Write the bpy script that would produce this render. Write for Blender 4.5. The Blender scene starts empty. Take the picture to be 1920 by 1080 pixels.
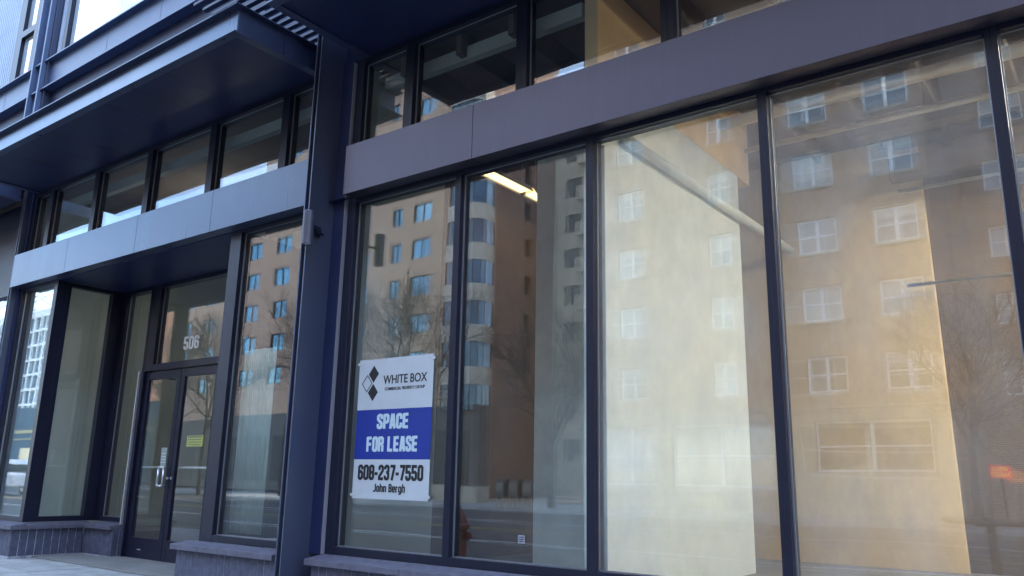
import bpy, math, random
from mathutils import Vector, Matrix
R = math.radians
random.seed(7)
sc = bpy.context.scene
col = sc.collection

# ------------------------------------------------------------------ camera
cam_d = bpy.data.cameras.new("camera")
cam = bpy.data.objects.new("camera", cam_d)
col.objects.link(cam)
F_PX, YAW, PIT, ROL = 1520.7, R(36.969), R(13.265), R(1.1145)
fw = Vector((-math.sin(YAW) * math.cos(PIT), math.cos(YAW) * math.cos(PIT), math.sin(PIT)))
rt = Vector((math.cos(YAW), math.sin(YAW), 0))
up = rt.cross(fw)
r2 = rt * math.cos(ROL) + up * math.sin(ROL)
u2 = -rt * math.sin(ROL) + up * math.cos(ROL)
cam.matrix_world = Matrix(((r2.x, u2.x, -fw.x, 0), (r2.y, u2.y, -fw.y, -4.9), (r2.z, u2.z, -fw.z, 1.088), (0, 0, 0, 1)))
cam_d.sensor_width = 36
cam_d.lens = F_PX / 1920 * 36
cam_d.clip_start = 0.05
cam_d.clip_end = 2000
sc.camera = cam

# ------------------------------------------------------------------ sky, sun, exposure
SUN_EL, SUN_DIR = R(31), Vector((-0.49, 0.87, 0)).normalized()   # the way the light travels
world = bpy.data.worlds.new("World")
sc.world = world
world.use_nodes = True
wn, wl = world.node_tree.nodes, world.node_tree.links
wn.clear()
wout = wn.new("ShaderNodeOutputWorld"); bg = wn.new("ShaderNodeBackground")
sky = wn.new("ShaderNodeTexSky"); sky.sky_type = 'NISHITA'; sky.sun_disc = False
sky.sun_elevation = SUN_EL
sky.sun_rotation = math.atan2(-SUN_DIR.x, -SUN_DIR.y)
sky.air_density = 1.0; sky.dust_density = 0.2; sky.ozone_density = 3.0
tc = wn.new("ShaderNodeTexCoord"); mp = wn.new("ShaderNodeMapping"); mp.inputs['Scale'].default_value = (1.2, 1.2, 3.0)
cn = wn.new("ShaderNodeTexNoise"); cn.inputs['Scale'].default_value = 2.2; cn.inputs['Detail'].default_value = 8; cn.inputs['Roughness'].default_value = .6
cr = wn.new("ShaderNodeValToRGB"); cr.color_ramp.elements[0].position = .46; cr.color_ramp.elements[1].position = .66
mx = wn.new("ShaderNodeMixRGB"); mx.inputs[2].default_value = (9, 10.8, 13, 1)
mul = wn.new("ShaderNodeMath"); mul.operation = 'MULTIPLY'; mul.inputs[1].default_value = .5
wl.new(tc.outputs['Generated'], mp.inputs['Vector']); wl.new(mp.outputs[0], cn.inputs['Vector']); wl.new(cn.outputs['Fac'], cr.inputs[0])
wl.new(cr.outputs[0], mul.inputs[0]); wl.new(mul.outputs[0], mx.inputs[0]); wl.new(sky.outputs[0], mx.inputs[1])
wl.new(mx.outputs[0], bg.inputs[0]); bg.inputs[1].default_value = 0.14
wl.new(bg.outputs[0], wout.inputs[0])
sun_d = bpy.data.lights.new("sun", 'SUN'); sun_d.energy = 3.2; sun_d.angle = R(.5); sun_d.color = (1, .93, .82)
sun = bpy.data.objects.new("sun", sun_d); col.objects.link(sun)
tv = Vector((SUN_DIR.x * math.cos(SUN_EL), SUN_DIR.y * math.cos(SUN_EL), -math.sin(SUN_EL)))
sun.rotation_euler = tv.to_track_quat('-Z', 'Y').to_euler()
sc.view_settings.view_transform = 'Standard'; sc.view_settings.look = 'None'
sc.view_settings.exposure = 2.9; sc.view_settings.gamma = 1
cy = sc.cycles
cy.max_bounces = 14; cy.transparent_max_bounces = 40; cy.glossy_bounces = 5; cy.diffuse_bounces = 4
cy.caustics_reflective = False; cy.caustics_refractive = False
cy.use_denoising = True; cy.sample_clamp_indirect = 6

# ------------------------------------------------------------------ materials
def newmat(name):
    m = bpy.data.materials.new(name); m.use_nodes = True
    nt = m.node_tree; b = nt.nodes['Principled BSDF']
    return m, nt, b
def noise(nt, scale, detail=4, rough=.55, coord='Object', stretch=None):
    t = nt.nodes.new("ShaderNodeTexCoord"); n = nt.nodes.new("ShaderNodeTexNoise")
    n.inputs['Scale'].default_value = scale; n.inputs['Detail'].default_value = detail; n.inputs['Roughness'].default_value = rough
    if stretch:
        mpp = nt.nodes.new("ShaderNodeMapping"); mpp.inputs['Scale'].default_value = stretch
        nt.links.new(t.outputs[coord], mpp.inputs[0]); nt.links.new(mpp.outputs[0], n.inputs['Vector'])
    else: nt.links.new(t.outputs[coord], n.inputs['Vector'])
    return n
def ramp(nt, src, p0, c0, p1, c1):
    r = nt.nodes.new("ShaderNodeValToRGB"); e = r.color_ramp.elements
    e[0].position, e[1].position = p0, p1
    e[0].color = tuple(c0) + (1,); e[1].color = tuple(c1) + (1,)
    nt.links.new(src, r.inputs[0]); return r
def bump(nt, b, src, strength, dist):
    u = nt.nodes.new("ShaderNodeBump"); u.inputs['Strength'].default_value = strength; u.inputs['Distance'].default_value = dist
    nt.links.new(src, u.inputs['Height']); nt.links.new(u.outputs[0], b.inputs['Normal'])
def varied(name, c, var=.15, scale=3, rough=.6, bumpd=0, stretch=None, metal=0, rvar=0, spec=.5):
    m, nt, b = newmat(name)
    n = noise(nt, scale, 6, .6, stretch=stretch)
    lo = [x * (1 - var) for x in c]; hi = [min(1, x * (1 + var)) for x in c]
    r = ramp(nt, n.outputs['Fac'], .3, lo, .7, hi)
    nt.links.new(r.outputs[0], b.inputs['Base Color'])
    b.inputs['Roughness'].default_value = rough; b.inputs['Metallic'].default_value = metal
    b.inputs['Specular IOR Level'].default_value = spec
    if rvar:
        r2_ = ramp(nt, n.outputs['Fac'], .3, [rough - rvar] * 3, .7, [rough + rvar] * 3)
        nt.links.new(r2_.outputs[0], b.inputs['Roughness'])
    if bumpd: bump(nt, b, n.outputs['Fac'], .5, bumpd)
    return m
def streaked(name, c, streak, rough, tint=(.62, .80, 1)):
    # painted steel with faint vertical water marks and a slightly rippled sheet
    m, nt, b = newmat(name)
    n1 = noise(nt, 1.0, 5, .6, stretch=(9, 9, .5)); n2 = noise(nt, 1.3, 3, .5); n3 = noise(nt, 60, 3, .6)
    r1 = ramp(nt, n1.outputs['Fac'], .5, c, .9, streak)
    r2_ = ramp(nt, n2.outputs['Fac'], .3, (.93, .93, .95), .75, (1.06, 1.06, 1.05))
    mm = nt.nodes.new("ShaderNodeMixRGB"); mm.blend_type = 'MULTIPLY'; mm.inputs[0].default_value = 1
    nt.links.new(r1.outputs[0], mm.inputs[1]); nt.links.new(r2_.outputs[0], mm.inputs[2]); nt.links.new(mm.outputs[0], b.inputs['Base Color'])
    r3 = ramp(nt, n1.outputs['Fac'], .3, [rough] * 3, .85, [rough + .06] * 3); nt.links.new(r3.outputs[0], b.inputs['Roughness'])
    ad = nt.nodes.new("ShaderNodeMath"); ad.operation = 'MULTIPLY_ADD'; ad.inputs[1].default_value = .02
    nt.links.new(n3.outputs['Fac'], ad.inputs[0]); nt.links.new(n2.outputs['Fac'], ad.inputs[2])
    b.inputs['Specular IOR Level'].default_value = 1
    b.inputs['Specular Tint'].default_value = (*tint, 1); b.inputs['IOR'].default_value = 1.6
    bump(nt, b, ad.outputs[0], .35, .006)
    return m
def brick(name, c1, c2, mortar, scale=1.0, bw=.21, bh=.075, axis='XZ'):
    m, nt, b = newmat(name)
    t = nt.nodes.new("ShaderNodeTexCoord"); s = nt.nodes.new("ShaderNodeSeparateXYZ"); cb = nt.nodes.new("ShaderNodeCombineXYZ")
    a = nt.nodes.new("ShaderNodeMath"); a.operation = 'ADD'
    nt.links.new(t.outputs['Object'], s.inputs[0]); nt.links.new(s.outputs['X'], a.inputs[0]); nt.links.new(s.outputs['Y'], a.inputs[1])
    nt.links.new(a.outputs[0], cb.inputs['X']); nt.links.new(s.outputs['Z'], cb.inputs['Y'])
    k = nt.nodes.new("ShaderNodeTexBrick"); k.inputs['Color1'].default_value = (*c1, 1); k.inputs['Color2'].default_value = (*c2, 1); k.inputs['Mortar'].default_value = (*mortar, 1)
    k.inputs['Scale'].default_value = 1; k.inputs['Brick Width'].default_value = bw; k.inputs['Row Height'].default_value = bh; k.inputs['Mortar Size'].default_value = .009; k.inputs['Bias'].default_value = -.1
    nt.links.new(cb.outputs[0], k.inputs['Vector'])
    n = noise(nt, .5, 6, .6); r = ramp(nt, n.outputs['Fac'], .3, (.75, .75, .75), .75, (1.2, 1.15, 1.1))
    mm = nt.nodes.new("ShaderNodeMixRGB"); mm.blend_type = 'MULTIPLY'; mm.inputs[0].default_value = 1
    nt.links.new(k.outputs['Color'], mm.inputs[1]); nt.links.new(r.outputs[0], mm.inputs[2]); nt.links.new(mm.outputs[0], b.inputs['Base Color'])
    b.inputs['Roughness'].default_value = .85
    bump(nt, b, k.outputs['Fac'], -.4, .01)
    return m
def glass(name, tint=(.96, .98, .97), f0=.115, boost=1.0, wave=.0, dirt=.02, stretch=(1, 1, .35), lo=.4):
    """coated float glass: see-through with a mirror reflection that grows at grazing angles, and a film of dust"""
    m = bpy.data.materials.new(name); m.use_nodes = True; nt = m.node_tree; nt.nodes.clear()
    o = nt.nodes.new("ShaderNodeOutputMaterial"); tr = nt.nodes.new("ShaderNodeBsdfTransparent"); gl = nt.nodes.new("ShaderNodeBsdfGlossy")
    gl.inputs['Roughness'].default_value = 0.0; gl.inputs['Color'].default_value = (.97, .98, 1, 1); tr.inputs['Color'].default_value = (*tint, 1)
    lw = nt.nodes.new("ShaderNodeLayerWeight"); lw.inputs['Blend'].default_value = .5
    pw = nt.nodes.new("ShaderNodeMath"); pw.operation = 'POWER'; pw.inputs[1].default_value = 4.2
    ma = nt.nodes.new("ShaderNodeMath"); ma.operation = 'MULTIPLY_ADD'; ma.inputs[1].default_value = boost; ma.inputs[2].default_value = f0; ma.use_clamp = True
    nt.links.new(lw.outputs['Facing'], pw.inputs[0]); nt.links.new(pw.outputs[0], ma.inputs[0])
    if wave:
        n = noise(nt, 1.1, 1.5, .4); bu = nt.nodes.new("ShaderNodeBump"); bu.inputs['Strength'].default_value = 1; bu.inputs['Distance'].default_value = wave
        nt.links.new(n.outputs['Fac'], bu.inputs['Height']); nt.links.new(bu.outputs[0], gl.inputs['Normal'])
    mx_ = nt.nodes.new("ShaderNodeMixShader"); nt.links.new(ma.outputs[0], mx_.inputs[0]); nt.links.new(tr.outputs[0], mx_.inputs[1]); nt.links.new(gl.outputs[0], mx_.inputs[2])
    df = nt.nodes.new("ShaderNodeBsdfDiffuse"); df.inputs['Color'].default_value = (.6, .6, .58, 1)
    n2 = noise(nt, 2.0, 8, .65, stretch=stretch); rr = ramp(nt, n2.outputs['Fac'], lo, (0, 0, 0), .85, (dirt * 3,) * 3)
    m3 = nt.nodes.new("ShaderNodeMixShader"); nt.links.new(rr.outputs[0], m3.inputs[0]); nt.links.new(mx_.outputs[0], m3.inputs[1]); nt.links.new(df.outputs[0], m3.inputs[2])
    nt.links.new(m3.outputs[0], o.inputs[0]); return m
def emis(name, c, s):
    m, nt, b = newmat(name); b.inputs['Base Color'].default_value = (*c, 1); b.inputs['Emission Color'].default_value = (*c, 1); b.inputs['Emission Strength'].default_value = s
    return m
def flat(name, c, rough=.5, metal=0, spec=.5):
    m, nt, b = newmat(name); b.inputs['Base Color'].default_value = (*c, 1); b.inputs['Roughness'].default_value = rough; b.inputs['Metallic'].default_value = metal; b.inputs['Specular IOR Level'].default_value = spec
    return m

M = {}
M['steel'] = streaked('painted_steel', (.043, .049, .098), (.060, .064, .115), .27)  # default tint puts the blue of the reflected sky into the sheen
M['steelR'] = streaked('painted_steel_dimmed', (.030, .026, .038), (.044, .038, .052), .36, (.74, .68, .84))  # left beam's paint again, the right side's dimmer light put into its colour
M['steel2'] = streaked('painted_column_steel', (.042, .048, .082), (.052, .058, .10), .30, (.7, .78, 1))
M['frame'] = varied('frame_aluminium', (.011, .012, .028), .15, 5, .36, spec=.35)
M['gasket'] = flat('glazing_bead', (.32, .34, .38), .35, .6)
M['sealant'] = flat('grey_sealant', (.20, .19, .22), .7)
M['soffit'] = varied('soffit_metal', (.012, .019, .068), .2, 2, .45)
M['upper'] = varied('upper_blue_steel', (.09, .13, .23), .12, 2, .4, spec=.6)
M['brickpaint'] = varied('painted_brick', (.075, .078, .12), .35, 14, .75, .004)
M['joint'] = varied('lime_joint', (.34, .34, .40), .6, 9, .9)
M['sill'] = varied('stone_sill', (.105, .10, .135), .25, 12, .7, .003)
M['glass'] = glass('storefront_glass', wave=.0006)
M['dusty'] = glass('dusty_glass', wave=.0009, dirt=.125, stretch=(1.4, 1.4, .6), lo=.25)  # dust film thickened here to add a milky haze over the right bays
M['glass_in'] = glass('inner_glass', f0=.085, boost=.9, wave=.0012, dirt=.0)
M['white'] = varied('white_vinyl', (.52, .55, .57), .04, 6, .45)
M['blue'] = varied('blue_print', (.008, .030, .26), .12, 6, .45)
M['ink'] = flat('black_ink', (.012, .013, .016), .5)
M['letter'] = flat('white_letter', (.52, .64, .68), .5)
M['whitevinyl'] = flat('white_numeral_vinyl', (.95, .95, .97), .5)
M['silver'] = flat('brushed_steel', (.72, .73, .76), .35, .8)
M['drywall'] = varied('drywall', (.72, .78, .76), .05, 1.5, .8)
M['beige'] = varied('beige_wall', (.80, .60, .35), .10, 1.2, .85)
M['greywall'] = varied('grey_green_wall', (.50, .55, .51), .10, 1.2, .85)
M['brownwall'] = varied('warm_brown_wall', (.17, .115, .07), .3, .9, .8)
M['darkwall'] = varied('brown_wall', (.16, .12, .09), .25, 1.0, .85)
M['concrete'] = varied('concrete_column', (.62, .63, .60), .15, 3, .8, .003)
M['intfloor'] = varied('interior_slab', (.22, .21, .20), .2, 2, .6)
M['ceiling'] = varied('exposed_ceiling', (.14, .11, .09), .25, 2, .8)
M['pipe'] = flat('galvanised_pipe', (.55, .50, .42), .4, .5)
M['lampglow'] = emis('lamp_tube_glow', (1, .74, .36), .42)
M['fillglow'] = emis('added_fill_glow', (1, .92, .76), 24)
M['fillglow_entry'] = emis('added_entry_fill_glow', (1, .95, .85), 2.6)
M['lampbody'] = flat('lamp_housing', (.6, .58, .5), .5)

# ------------------------------------------------------------------ mesh helpers
class MB:
    def __init__(s): s.v = []; s.f = []; s.mi = []; s.cur = 0; s.marks = []
    def quad(s, pts):
        n = len(s.v); s.v += [tuple(p) for p in pts]; s.f.append(tuple(range(n, n + len(pts)))); s.mi.append(s.cur); return s
    def box(s, x0, y0, z0, x1, y1, z1):
        s.marks.append((len(s.v), len(s.f)))
        x0, x1 = sorted((x0, x1)); y0, y1 = sorted((y0, y1)); z0, z1 = sorted((z0, z1))
        n = len(s.v)
        s.v += [(x0, y0, z0), (x1, y0, z0), (x1, y1, z0), (x0, y1, z0), (x0, y0, z1), (x1, y0, z1), (x1, y1, z1), (x0, y1, z1)]
        for q in ((0, 3, 2, 1), (4, 5, 6, 7), (0, 1, 5, 4), (1, 2, 6, 5), (2, 3, 7, 6), (3, 0, 4, 7)):
            s.f.append(tuple(n + i for i in q)); s.mi.append(s.cur)
        return s
    def prism(s, poly, axis, a, b):
        """poly: list of 2D points; extruded along axis from a to b"""
        s.marks.append((len(s.v), len(s.f)))
        def P(p, t):
            return {'X': (t, p[0], p[1]), 'Y': (p[0], t, p[1]), 'Z': (p[0], p[1], t)}[axis]
        n = len(s.v); k = len(poly)
        s.v += [P(p, a) for p in poly] + [P(p, b) for p in poly]
        s.f.append(tuple(range(n, n + k))); s.f.append(tuple(range(n + 2 * k - 1, n + k - 1, -1))); s.mi += [s.cur] * 2
        for i in range(k):
            j = (i + 1) % k; s.f.append((n + i, n + k + i, n + k + j, n + j)); s.mi.append(s.cur)
        return s
    def tube(s, p, q, r0, r1=None, seg=8, cap=True):
        s.marks.append((len(s.v), len(s.f)))
        r1 = r0 if r1 is None else r1; p = Vector(p); q = Vector(q); d = (q - p)
        if d.length < 1e-6: return s
        d.normalize(); a = d.orthogonal().normalized(); b = d.cross(a); n = len(s.v)
        for c, r in ((p, r0), (q, r1)):
            for i in range(seg):
                t = 2 * math.pi * i / seg; s.v.append(tuple(c + (a * math.cos(t) + b * math.sin(t)) * r))
        for i in range(seg):
            j = (i + 1) % seg; s.f.append((n + i, n + j, n + seg + j, n + seg + i)); s.mi.append(s.cur)
        if cap:
            s.f.append(tuple(n + i for i in reversed(range(seg)))); s.f.append(tuple(n + seg + i for i in range(seg))); s.mi += [s.cur] * 2
        return s
    def lathe(s, c, prof, seg=20):
        n = len(s.v); k = len(prof)
        for (r, z) in prof:
            for i in range(seg):
                t = 2 * math.pi * i / seg; s.v.append((c[0] + r * math.cos(t), c[1] + r * math.sin(t), c[2] + z))
        for a in range(k - 1):
            for i in range(seg):
                j = (i + 1) % seg; s.f.append((n + a * seg + i, n + a * seg + j, n + (a + 1) * seg + j, n + (a + 1) * seg + i)); s.mi.append(s.cur)
        s.f.append(tuple(n + i for i in reversed(range(seg)))); s.f.append(tuple(n + (k - 1) * seg + i for i in range(seg))); s.mi += [s.cur] * 2
        return s
    def each(s, name, mat, parent=None, **k):
        mk = s.marks + [(len(s.v), len(s.f))]
        for (a, fa), (b_, fb) in zip(mk, mk[1:]):
            q = MB(); q.v = s.v[a:b_]; q.f = [tuple(i - a for i in f) for f in s.f[fa:fb]]; q.mi = s.mi[fa:fb]; q.build(name, mat, parent, **k)
    def build(s, name, mat, parent=None, bevel=0, smooth=False, loc=None):
        me = bpy.data.meshes.new(name); me.from_pydata(s.v, [], s.f)
        mats = mat if isinstance(mat, (list, tuple)) else [mat]
        for m_ in mats: me.materials.append(m_)
        me.polygons.foreach_set('material_index', s.mi)
        if smooth: me.polygons.foreach_set('use_smooth', [True] * len(s.f))
        me.update()
        o = bpy.data.objects.new(name, me); col.objects.link(o)
        if parent: o.parent = parent
        if loc: o.location = loc
        if bevel:
            b = o.modifiers.new('bevel', 'BEVEL'); b.width = bevel; b.segments = 2; b.limit_method = 'ANGLE'; b.angle_limit = R(40)
        return o
def tag(o, label=None, cat=None, group=None, kind=None):
    if label: o['label'] = label
    if cat: o['category'] = cat
    if group: o['group'] = group
    if kind: o['kind'] = kind
    return o
def thing(name, label, cat, loc=(0, 0, 0), group=None, rz=0):
    o = bpy.data.objects.new(name, None); col.objects.link(o); o.location = loc; o.rotation_euler = (0, 0, rz); o.empty_display_size = .3
    return tag(o, label, cat, group)
def empty_part(name, parent):
    o = bpy.data.objects.new(name, None); col.objects.link(o); o.parent = parent; o.empty_display_size = .2; return o
def pane(name, x0, x1, z0, z1, y, parent, bow=.0010, axis='X', fx=0, inner=True, tilt=0, mat='glass'):
    """two lites of an insulated unit, each gently bowed, one object"""
    mb = MB(); nx, nz = 10, 16; yw = random.uniform(-.0016, .0016) * (x1 - x0); yt = random.uniform(-.002, .002)
    lites = [(y, -bow, 0)] + ([(y + .016, bow * 2.0, 1)] if inner else [])
    for (yy, bw, mi) in lites:
        mb.cur = mi; n = len(mb.v)
        for j in range(nz + 1):
            for i in range(nx + 1):
                s_, t_ = i / nx, j / nz
                d = bw * (4 * s_ * (1 - s_)) * (4 * t_ * (1 - t_)) + tilt * (t_ - .5) * (mi + .3) + yw * (s_ - .5) + yt * (t_ - .5)
                a = x0 + (x1 - x0) * s_; z = z0 + (z1 - z0) * t_
                mb.v.append((a, yy + d, z) if axis == 'X' else (fx - (yy - y) - d, a, z))
        for j in range(nz):
            for i in range(nx):
                q = n + j * (nx + 1) + i
                mb.f.append((q, q + 1, q + nx + 2, q + nx + 1)); mb.mi.append(mi)
    return mb.build(name, [M[mat], M['glass_in']], parent, smooth=True)
def text(name, body, size, mat, parent, loc, sx=1.0, bold=0, align='CENTER', rot=(R(90), 0, 0), shear=0, ext=.001, space=1.0):
    cu = bpy.data.curves.new(name, 'FONT'); cu.body = body; cu.size = size; cu.align_x = align; cu.offset = bold; cu.extrude = ext; cu.shear = shear; cu.space_character = space
    cu.resolution_u = 4
    t = bpy.data.objects.new(name, cu); col.objects.link(t)
    dg = bpy.context.evaluated_depsgraph_get(); me = bpy.data.meshes.new_from_object(t.evaluated_get(dg)); me.name = name
    bpy.data.objects.remove(t); me.materials.clear(); me.materials.append(mat)
    o = bpy.data.objects.new(name, me); col.objects.link(o); o.parent = parent; o.location = loc; o.rotation_euler = rot; o.scale = (sx, 1, 1)
    return o

GW, LL, RR, BB_, TT, CC = .48, .09, .39, .085, .915, .075
OCT = [(LL, BB_ + CC), (LL, TT - CC), (LL + CC, TT), (RR - CC, TT), (RR, TT - CC), (RR, BB_ + CC), (RR - CC, BB_), (LL + CC, BB_)]
def octa(b_, t_): return [(LL, b_ + CC), (LL, t_ - CC), (LL + CC, t_), (RR - CC, t_), (RR, t_ - CC), (RR, b_ + CC), (RR - CC, b_), (LL + CC, b_)]
STEM = [(LL, 0), (LL, 1)]
GL = {
 'O': [('c', OCT)], '0': [('c', OCT)], '8': [('c', octa(.50, TT)), ('c', octa(BB_, .50))],
 'C': [('o', [(RR, .62), (RR, TT - CC), (RR - CC, TT), (LL + CC, TT), (LL, TT - CC), (LL, BB_ + CC), (LL + CC, BB_), (RR - CC, BB_), (RR, BB_ + CC), (RR, .38)])],
 'S': [('o', [(RR, .66), (RR, TT - CC), (RR - CC, TT), (LL + CC, TT), (LL, TT - CC), (LL, .66), (LL + CC, .56), (RR - CC, .44), (RR, .34), (RR, BB_ + CC), (RR - CC, BB_), (LL + CC, BB_), (LL, BB_ + CC), (LL, .34)])],
 'P': [('o', STEM), ('o', [(LL + .08, TT), (RR - CC, TT), (RR, TT - CC), (RR, .51), (RR - CC, .44), (LL + .08, .44)])],
 'R': [('o', STEM), ('o', [(LL + .08, TT), (RR - CC, TT), (RR, TT - CC), (RR, .58), (RR - CC, .50), (LL + .08, .50)]), ('o', [(RR - .06, .42), (RR, .36), (RR, 0)])],
 'A': [('o', [(.075, 0), (GW / 2 - .04, 1)]), ('o', [(GW - .075, 0), (GW / 2 + .04, 1)]), ('o', [(.16, .25), (GW - .16, .25)])],
 'E': [('o', STEM), ('o', [(LL + .08, TT), (RR + .04, TT)]), ('o', [(LL + .08, .5), (RR + .02, .5)]), ('o', [(LL + .08, BB_), (RR + .04, BB_)])],
 'F': [('o', STEM), ('o', [(LL + .08, TT), (RR + .04, TT)]), ('o', [(LL + .08, .5), (RR + .02, .5)])],
 'L': [('o', STEM), ('o', [(LL + .08, BB_), (RR + .03, BB_)])],
 '6': [('o', [(RR, .68), (RR, TT - CC), (RR - CC, TT), (LL + CC, TT), (LL, TT - CC), (LL, BB_ + CC), (LL + CC, BB_), (RR - CC, BB_), (RR, BB_ + CC), (RR, .46), (RR - CC, .54), (LL + .08, .54)])],
 '3': [('o', [(LL, .70), (LL, TT - CC), (LL + CC, TT), (RR - CC, TT), (RR, TT - CC), (RR, .60), (RR - CC, .515), (.19, .515)]), ('o', [(RR - .04, .47), (RR, .42), (RR, BB_ + CC), (RR - CC, BB_), (LL + CC, BB_), (LL, BB_ + CC), (LL, .3)])],
 '2': [('o', [(LL, .66), (LL, TT - CC), (LL + CC, TT), (RR - CC, TT), (RR, TT - CC), (RR, .60), (LL, .22), (LL, .0)]), ('o', [(LL + .08, BB_), (RR + .07, BB_)])],
 '5': [('o', [(RR + .06, TT), (LL, TT), (LL, .54), (RR - CC, .54), (RR, .47), (RR, BB_ + CC), (RR - CC, BB_), (LL + CC, BB_), (LL, BB_ + CC), (LL, .30)])],
 '7': [('o', [(LL - .06, TT), (RR, TT), (RR, .84), (.19, 0)])], '-': [('o', [(.0, .42), (.28, .42)])],
 'J': [('o', [(RR - .04, 1), (RR - .04, BB_ + CC), (RR - CC - .04, BB_), (.0, BB_)])],
 'o': [('c', octa(BB_, .66))], 'h': [('o', STEM), ('o', [(LL + .08, .64), (RR - CC, .66), (RR, .58), (RR, 0)])],
 'n': [('o', [(LL, 0), (LL, .74)]), ('o', [(LL + .08, .64), (RR - CC, .66), (RR, .58), (RR, 0)])],
 'B': [('o', STEM), ('o', [(LL + .08, TT), (RR - CC, TT), (RR, TT - CC), (RR, .60), (RR - CC, .52), (LL + .08, .52)]), ('o', [(RR - .05, .47), (RR, .42), (RR, BB_ + CC), (RR - CC, BB_), (LL + .08, BB_)])],
 'e': [('o', [(LL + .08, .38), (RR, .38), (RR, .58), (RR - CC, .66), (LL + CC, .66), (LL, .58), (LL, BB_ + CC), (LL + CC, BB_), (RR - CC, BB_), (RR, .22)])],
 'r': [('o', [(LL, 0), (LL, .74)]), ('o', [(LL + .08, .60), (.30, .66)])],
 'g': [('c', octa(BB_, .66)), ('o', [(RR, .05), (RR, -.10), (RR - CC, -.16), (LL, -.16)])]}
GADV = {'-': .30, 'r': .36, ' ': .26, 'J': .44}
def block_text(name, body, h, wid, mat, parent, loc, t=.16):
    """condensed heavy lettering cut from flat sheet, each stroke mitred"""
    mb = MB(); x = 0; k = 0
    tot = sum(GADV.get(ch, GW) + .045 for ch in body) - .045
    sx_ = wid / tot; dep = [0]
    def stroke(pts, closed):
        n = len(pts); L_, R_ = [], []
        for i in range(n):
            p = Vector(pts[i]); a = Vector(pts[i - 1]) if (i or closed) else None; b_ = Vector(pts[(i + 1) % n]) if (i < n - 1 or closed) else None
            d1 = (p - a).normalized() if a is not None else None; d2 = (b_ - p).normalized() if b_ is not None else None
            d1 = d1 if d1 is not None else d2; d2 = d2 if d2 is not None else d1
            n1 = Vector((-d1.y, d1.x)); n2 = Vector((-d2.y, d2.x)); m_ = (n1 + n2).normalized(); c_ = max(.45, m_.dot(n1)); o_ = m_ * (t / 2 / c_)
            L_.append(p + o_); R_.append(p - o_)
        rng = range(n) if closed else range(n - 1); y = -dep[0] * .00004; dep[0] = (dep[0] + 1) % 6
        for i in rng:
            j = (i + 1) % n
            mb.quad([((x + q.x) * sx_, y, q.y * h) for q in (L_[i], R_[i], R_[j], L_[j])])
    for ch in body:
        for (ty, pts) in GL.get(ch, []): stroke(pts, ty == 'c')
        x += GADV.get(ch, GW) + .045
    for i, v in enumerate(mb.v): mb.v[i] = (v[0] - wid / 2, v[1], v[2])
    o = mb.build(name, mat, parent, loc=loc); so = o.modifiers.new('thickness', 'SOLIDIFY'); so.thickness = .0008; so.offset = 0
    return o

# ------------------------------------------------------------------ ground
asph = varied('asphalt', (.055, .055, .058), .25, 4, .85, .004)
paving = None
m, nt, b = newmat('sidewalk_concrete')
n1 = noise(nt, 3.5, 8, .65); n2 = noise(nt, 40, 4, .6)
r1 = ramp(nt, n1.outputs['Fac'], .32, (.24, .24, .235), .70, (.44, .44, .43)); r2_ = ramp(nt, n2.outputs['Fac'], .35, (.85, .85, .85), .65, (1.06, 1.06, 1.06))
mm = nt.nodes.new("ShaderNodeMixRGB"); mm.blend_type = 'MULTIPLY'; mm.inputs[0].default_value = 1
nt.links.new(r1.outputs[0], mm.inputs[1]); nt.links.new(r2_.outputs[0], mm.inputs[2]); nt.links.new(mm.outputs[0], b.inputs['Base Color'])
b.inputs['Roughness'].default_value = .85; bump(nt, b, n2.outputs['Fac'], .3, .004); walkmat = m
def struct(mb, name, mat, **k): return tag(mb.build(name, mat, **k), kind='structure')
MB_ = MB().quad([(-500, -500, -.155), (500, -500, -.155), (500, 500, -.155), (-500, 500, -.155)]); struct(MB_, 'ground', asph)
# near sidewalk, laid in slabs with tooled joints
mb = MB()
xs = [-60 + 1.52 * i for i in range(60)]
yl = [(-2.75, -1.66), (-1.65, -.56), (-.55, .93)]
for x in xs:
    for (a, b2) in yl:
        if b2 > 0 and not (-12.2 < x + .7 < -6.0): b2 = -.02
        mb.box(x + .004, a, -.15, x + 1.516, b2, random.uniform(-.002, .001))
struct(mb, 'sidewalk', walkmat, bevel=.006)
struct(MB().box(-60, -2.92, -.154, 31, -2.76, -.003), 'kerb', walkmat, bevel=.015)
struct(MB().box(-60, -28.2, -.154, 60, -21.6, -.02), 'far_sidewalk', walkmat)
pm = varied('road_paint', (.75, .75, .72), .12, 8, .7); ym = varied('yellow_road_paint', (.36, .27, .08), .12, 8, .7)
mb = MB()
for y in (-8.5, -15.2): mb.box(-120, y - .06, -.151, 40, y + .06, -.147)
struct(mb, 'lane_marking', pm)
struct(MB().box(-120, -12.0, -.151, 40, -11.9, -.147).box(-120, -11.75, -.151, 40, -11.65, -.147), 'centre_marking', ym)

# ------------------------------------------------------------------ the storefront building
bld = thing('commercial_building', 'dark steel and glass storefront building with recessed entrance 506 and projecting canopies', 'building', (0, 0, 0))
GY = .06     # glass plane behind the frame face
ZS0, ZS, ZH, ZB0, ZB1, ZT, ZC = .435, .50, 3.587, 3.634, 4.114, 5.04, 5.10

def channel_column(xr, xl, d=.32):
    mb = MB()
    mb.box(xr - .014, -d, 0, xr, .0, 9.5); mb.box(xl, -d, 0, xl + .014, .0, 9.5)
    mb.box(xl + .015, -d * .7, 0, xr - .015, -d * .65, 9.5)
    mb.box(xl, .002, 0, xr, .3, 9.5)
    return mb.build('steel_column', M['steel2'], bld, bevel=.002)
channel_column(-5.82, -5.90); channel_column(-12.66, -12.74, .11); channel_column(1.02, .94)

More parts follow.
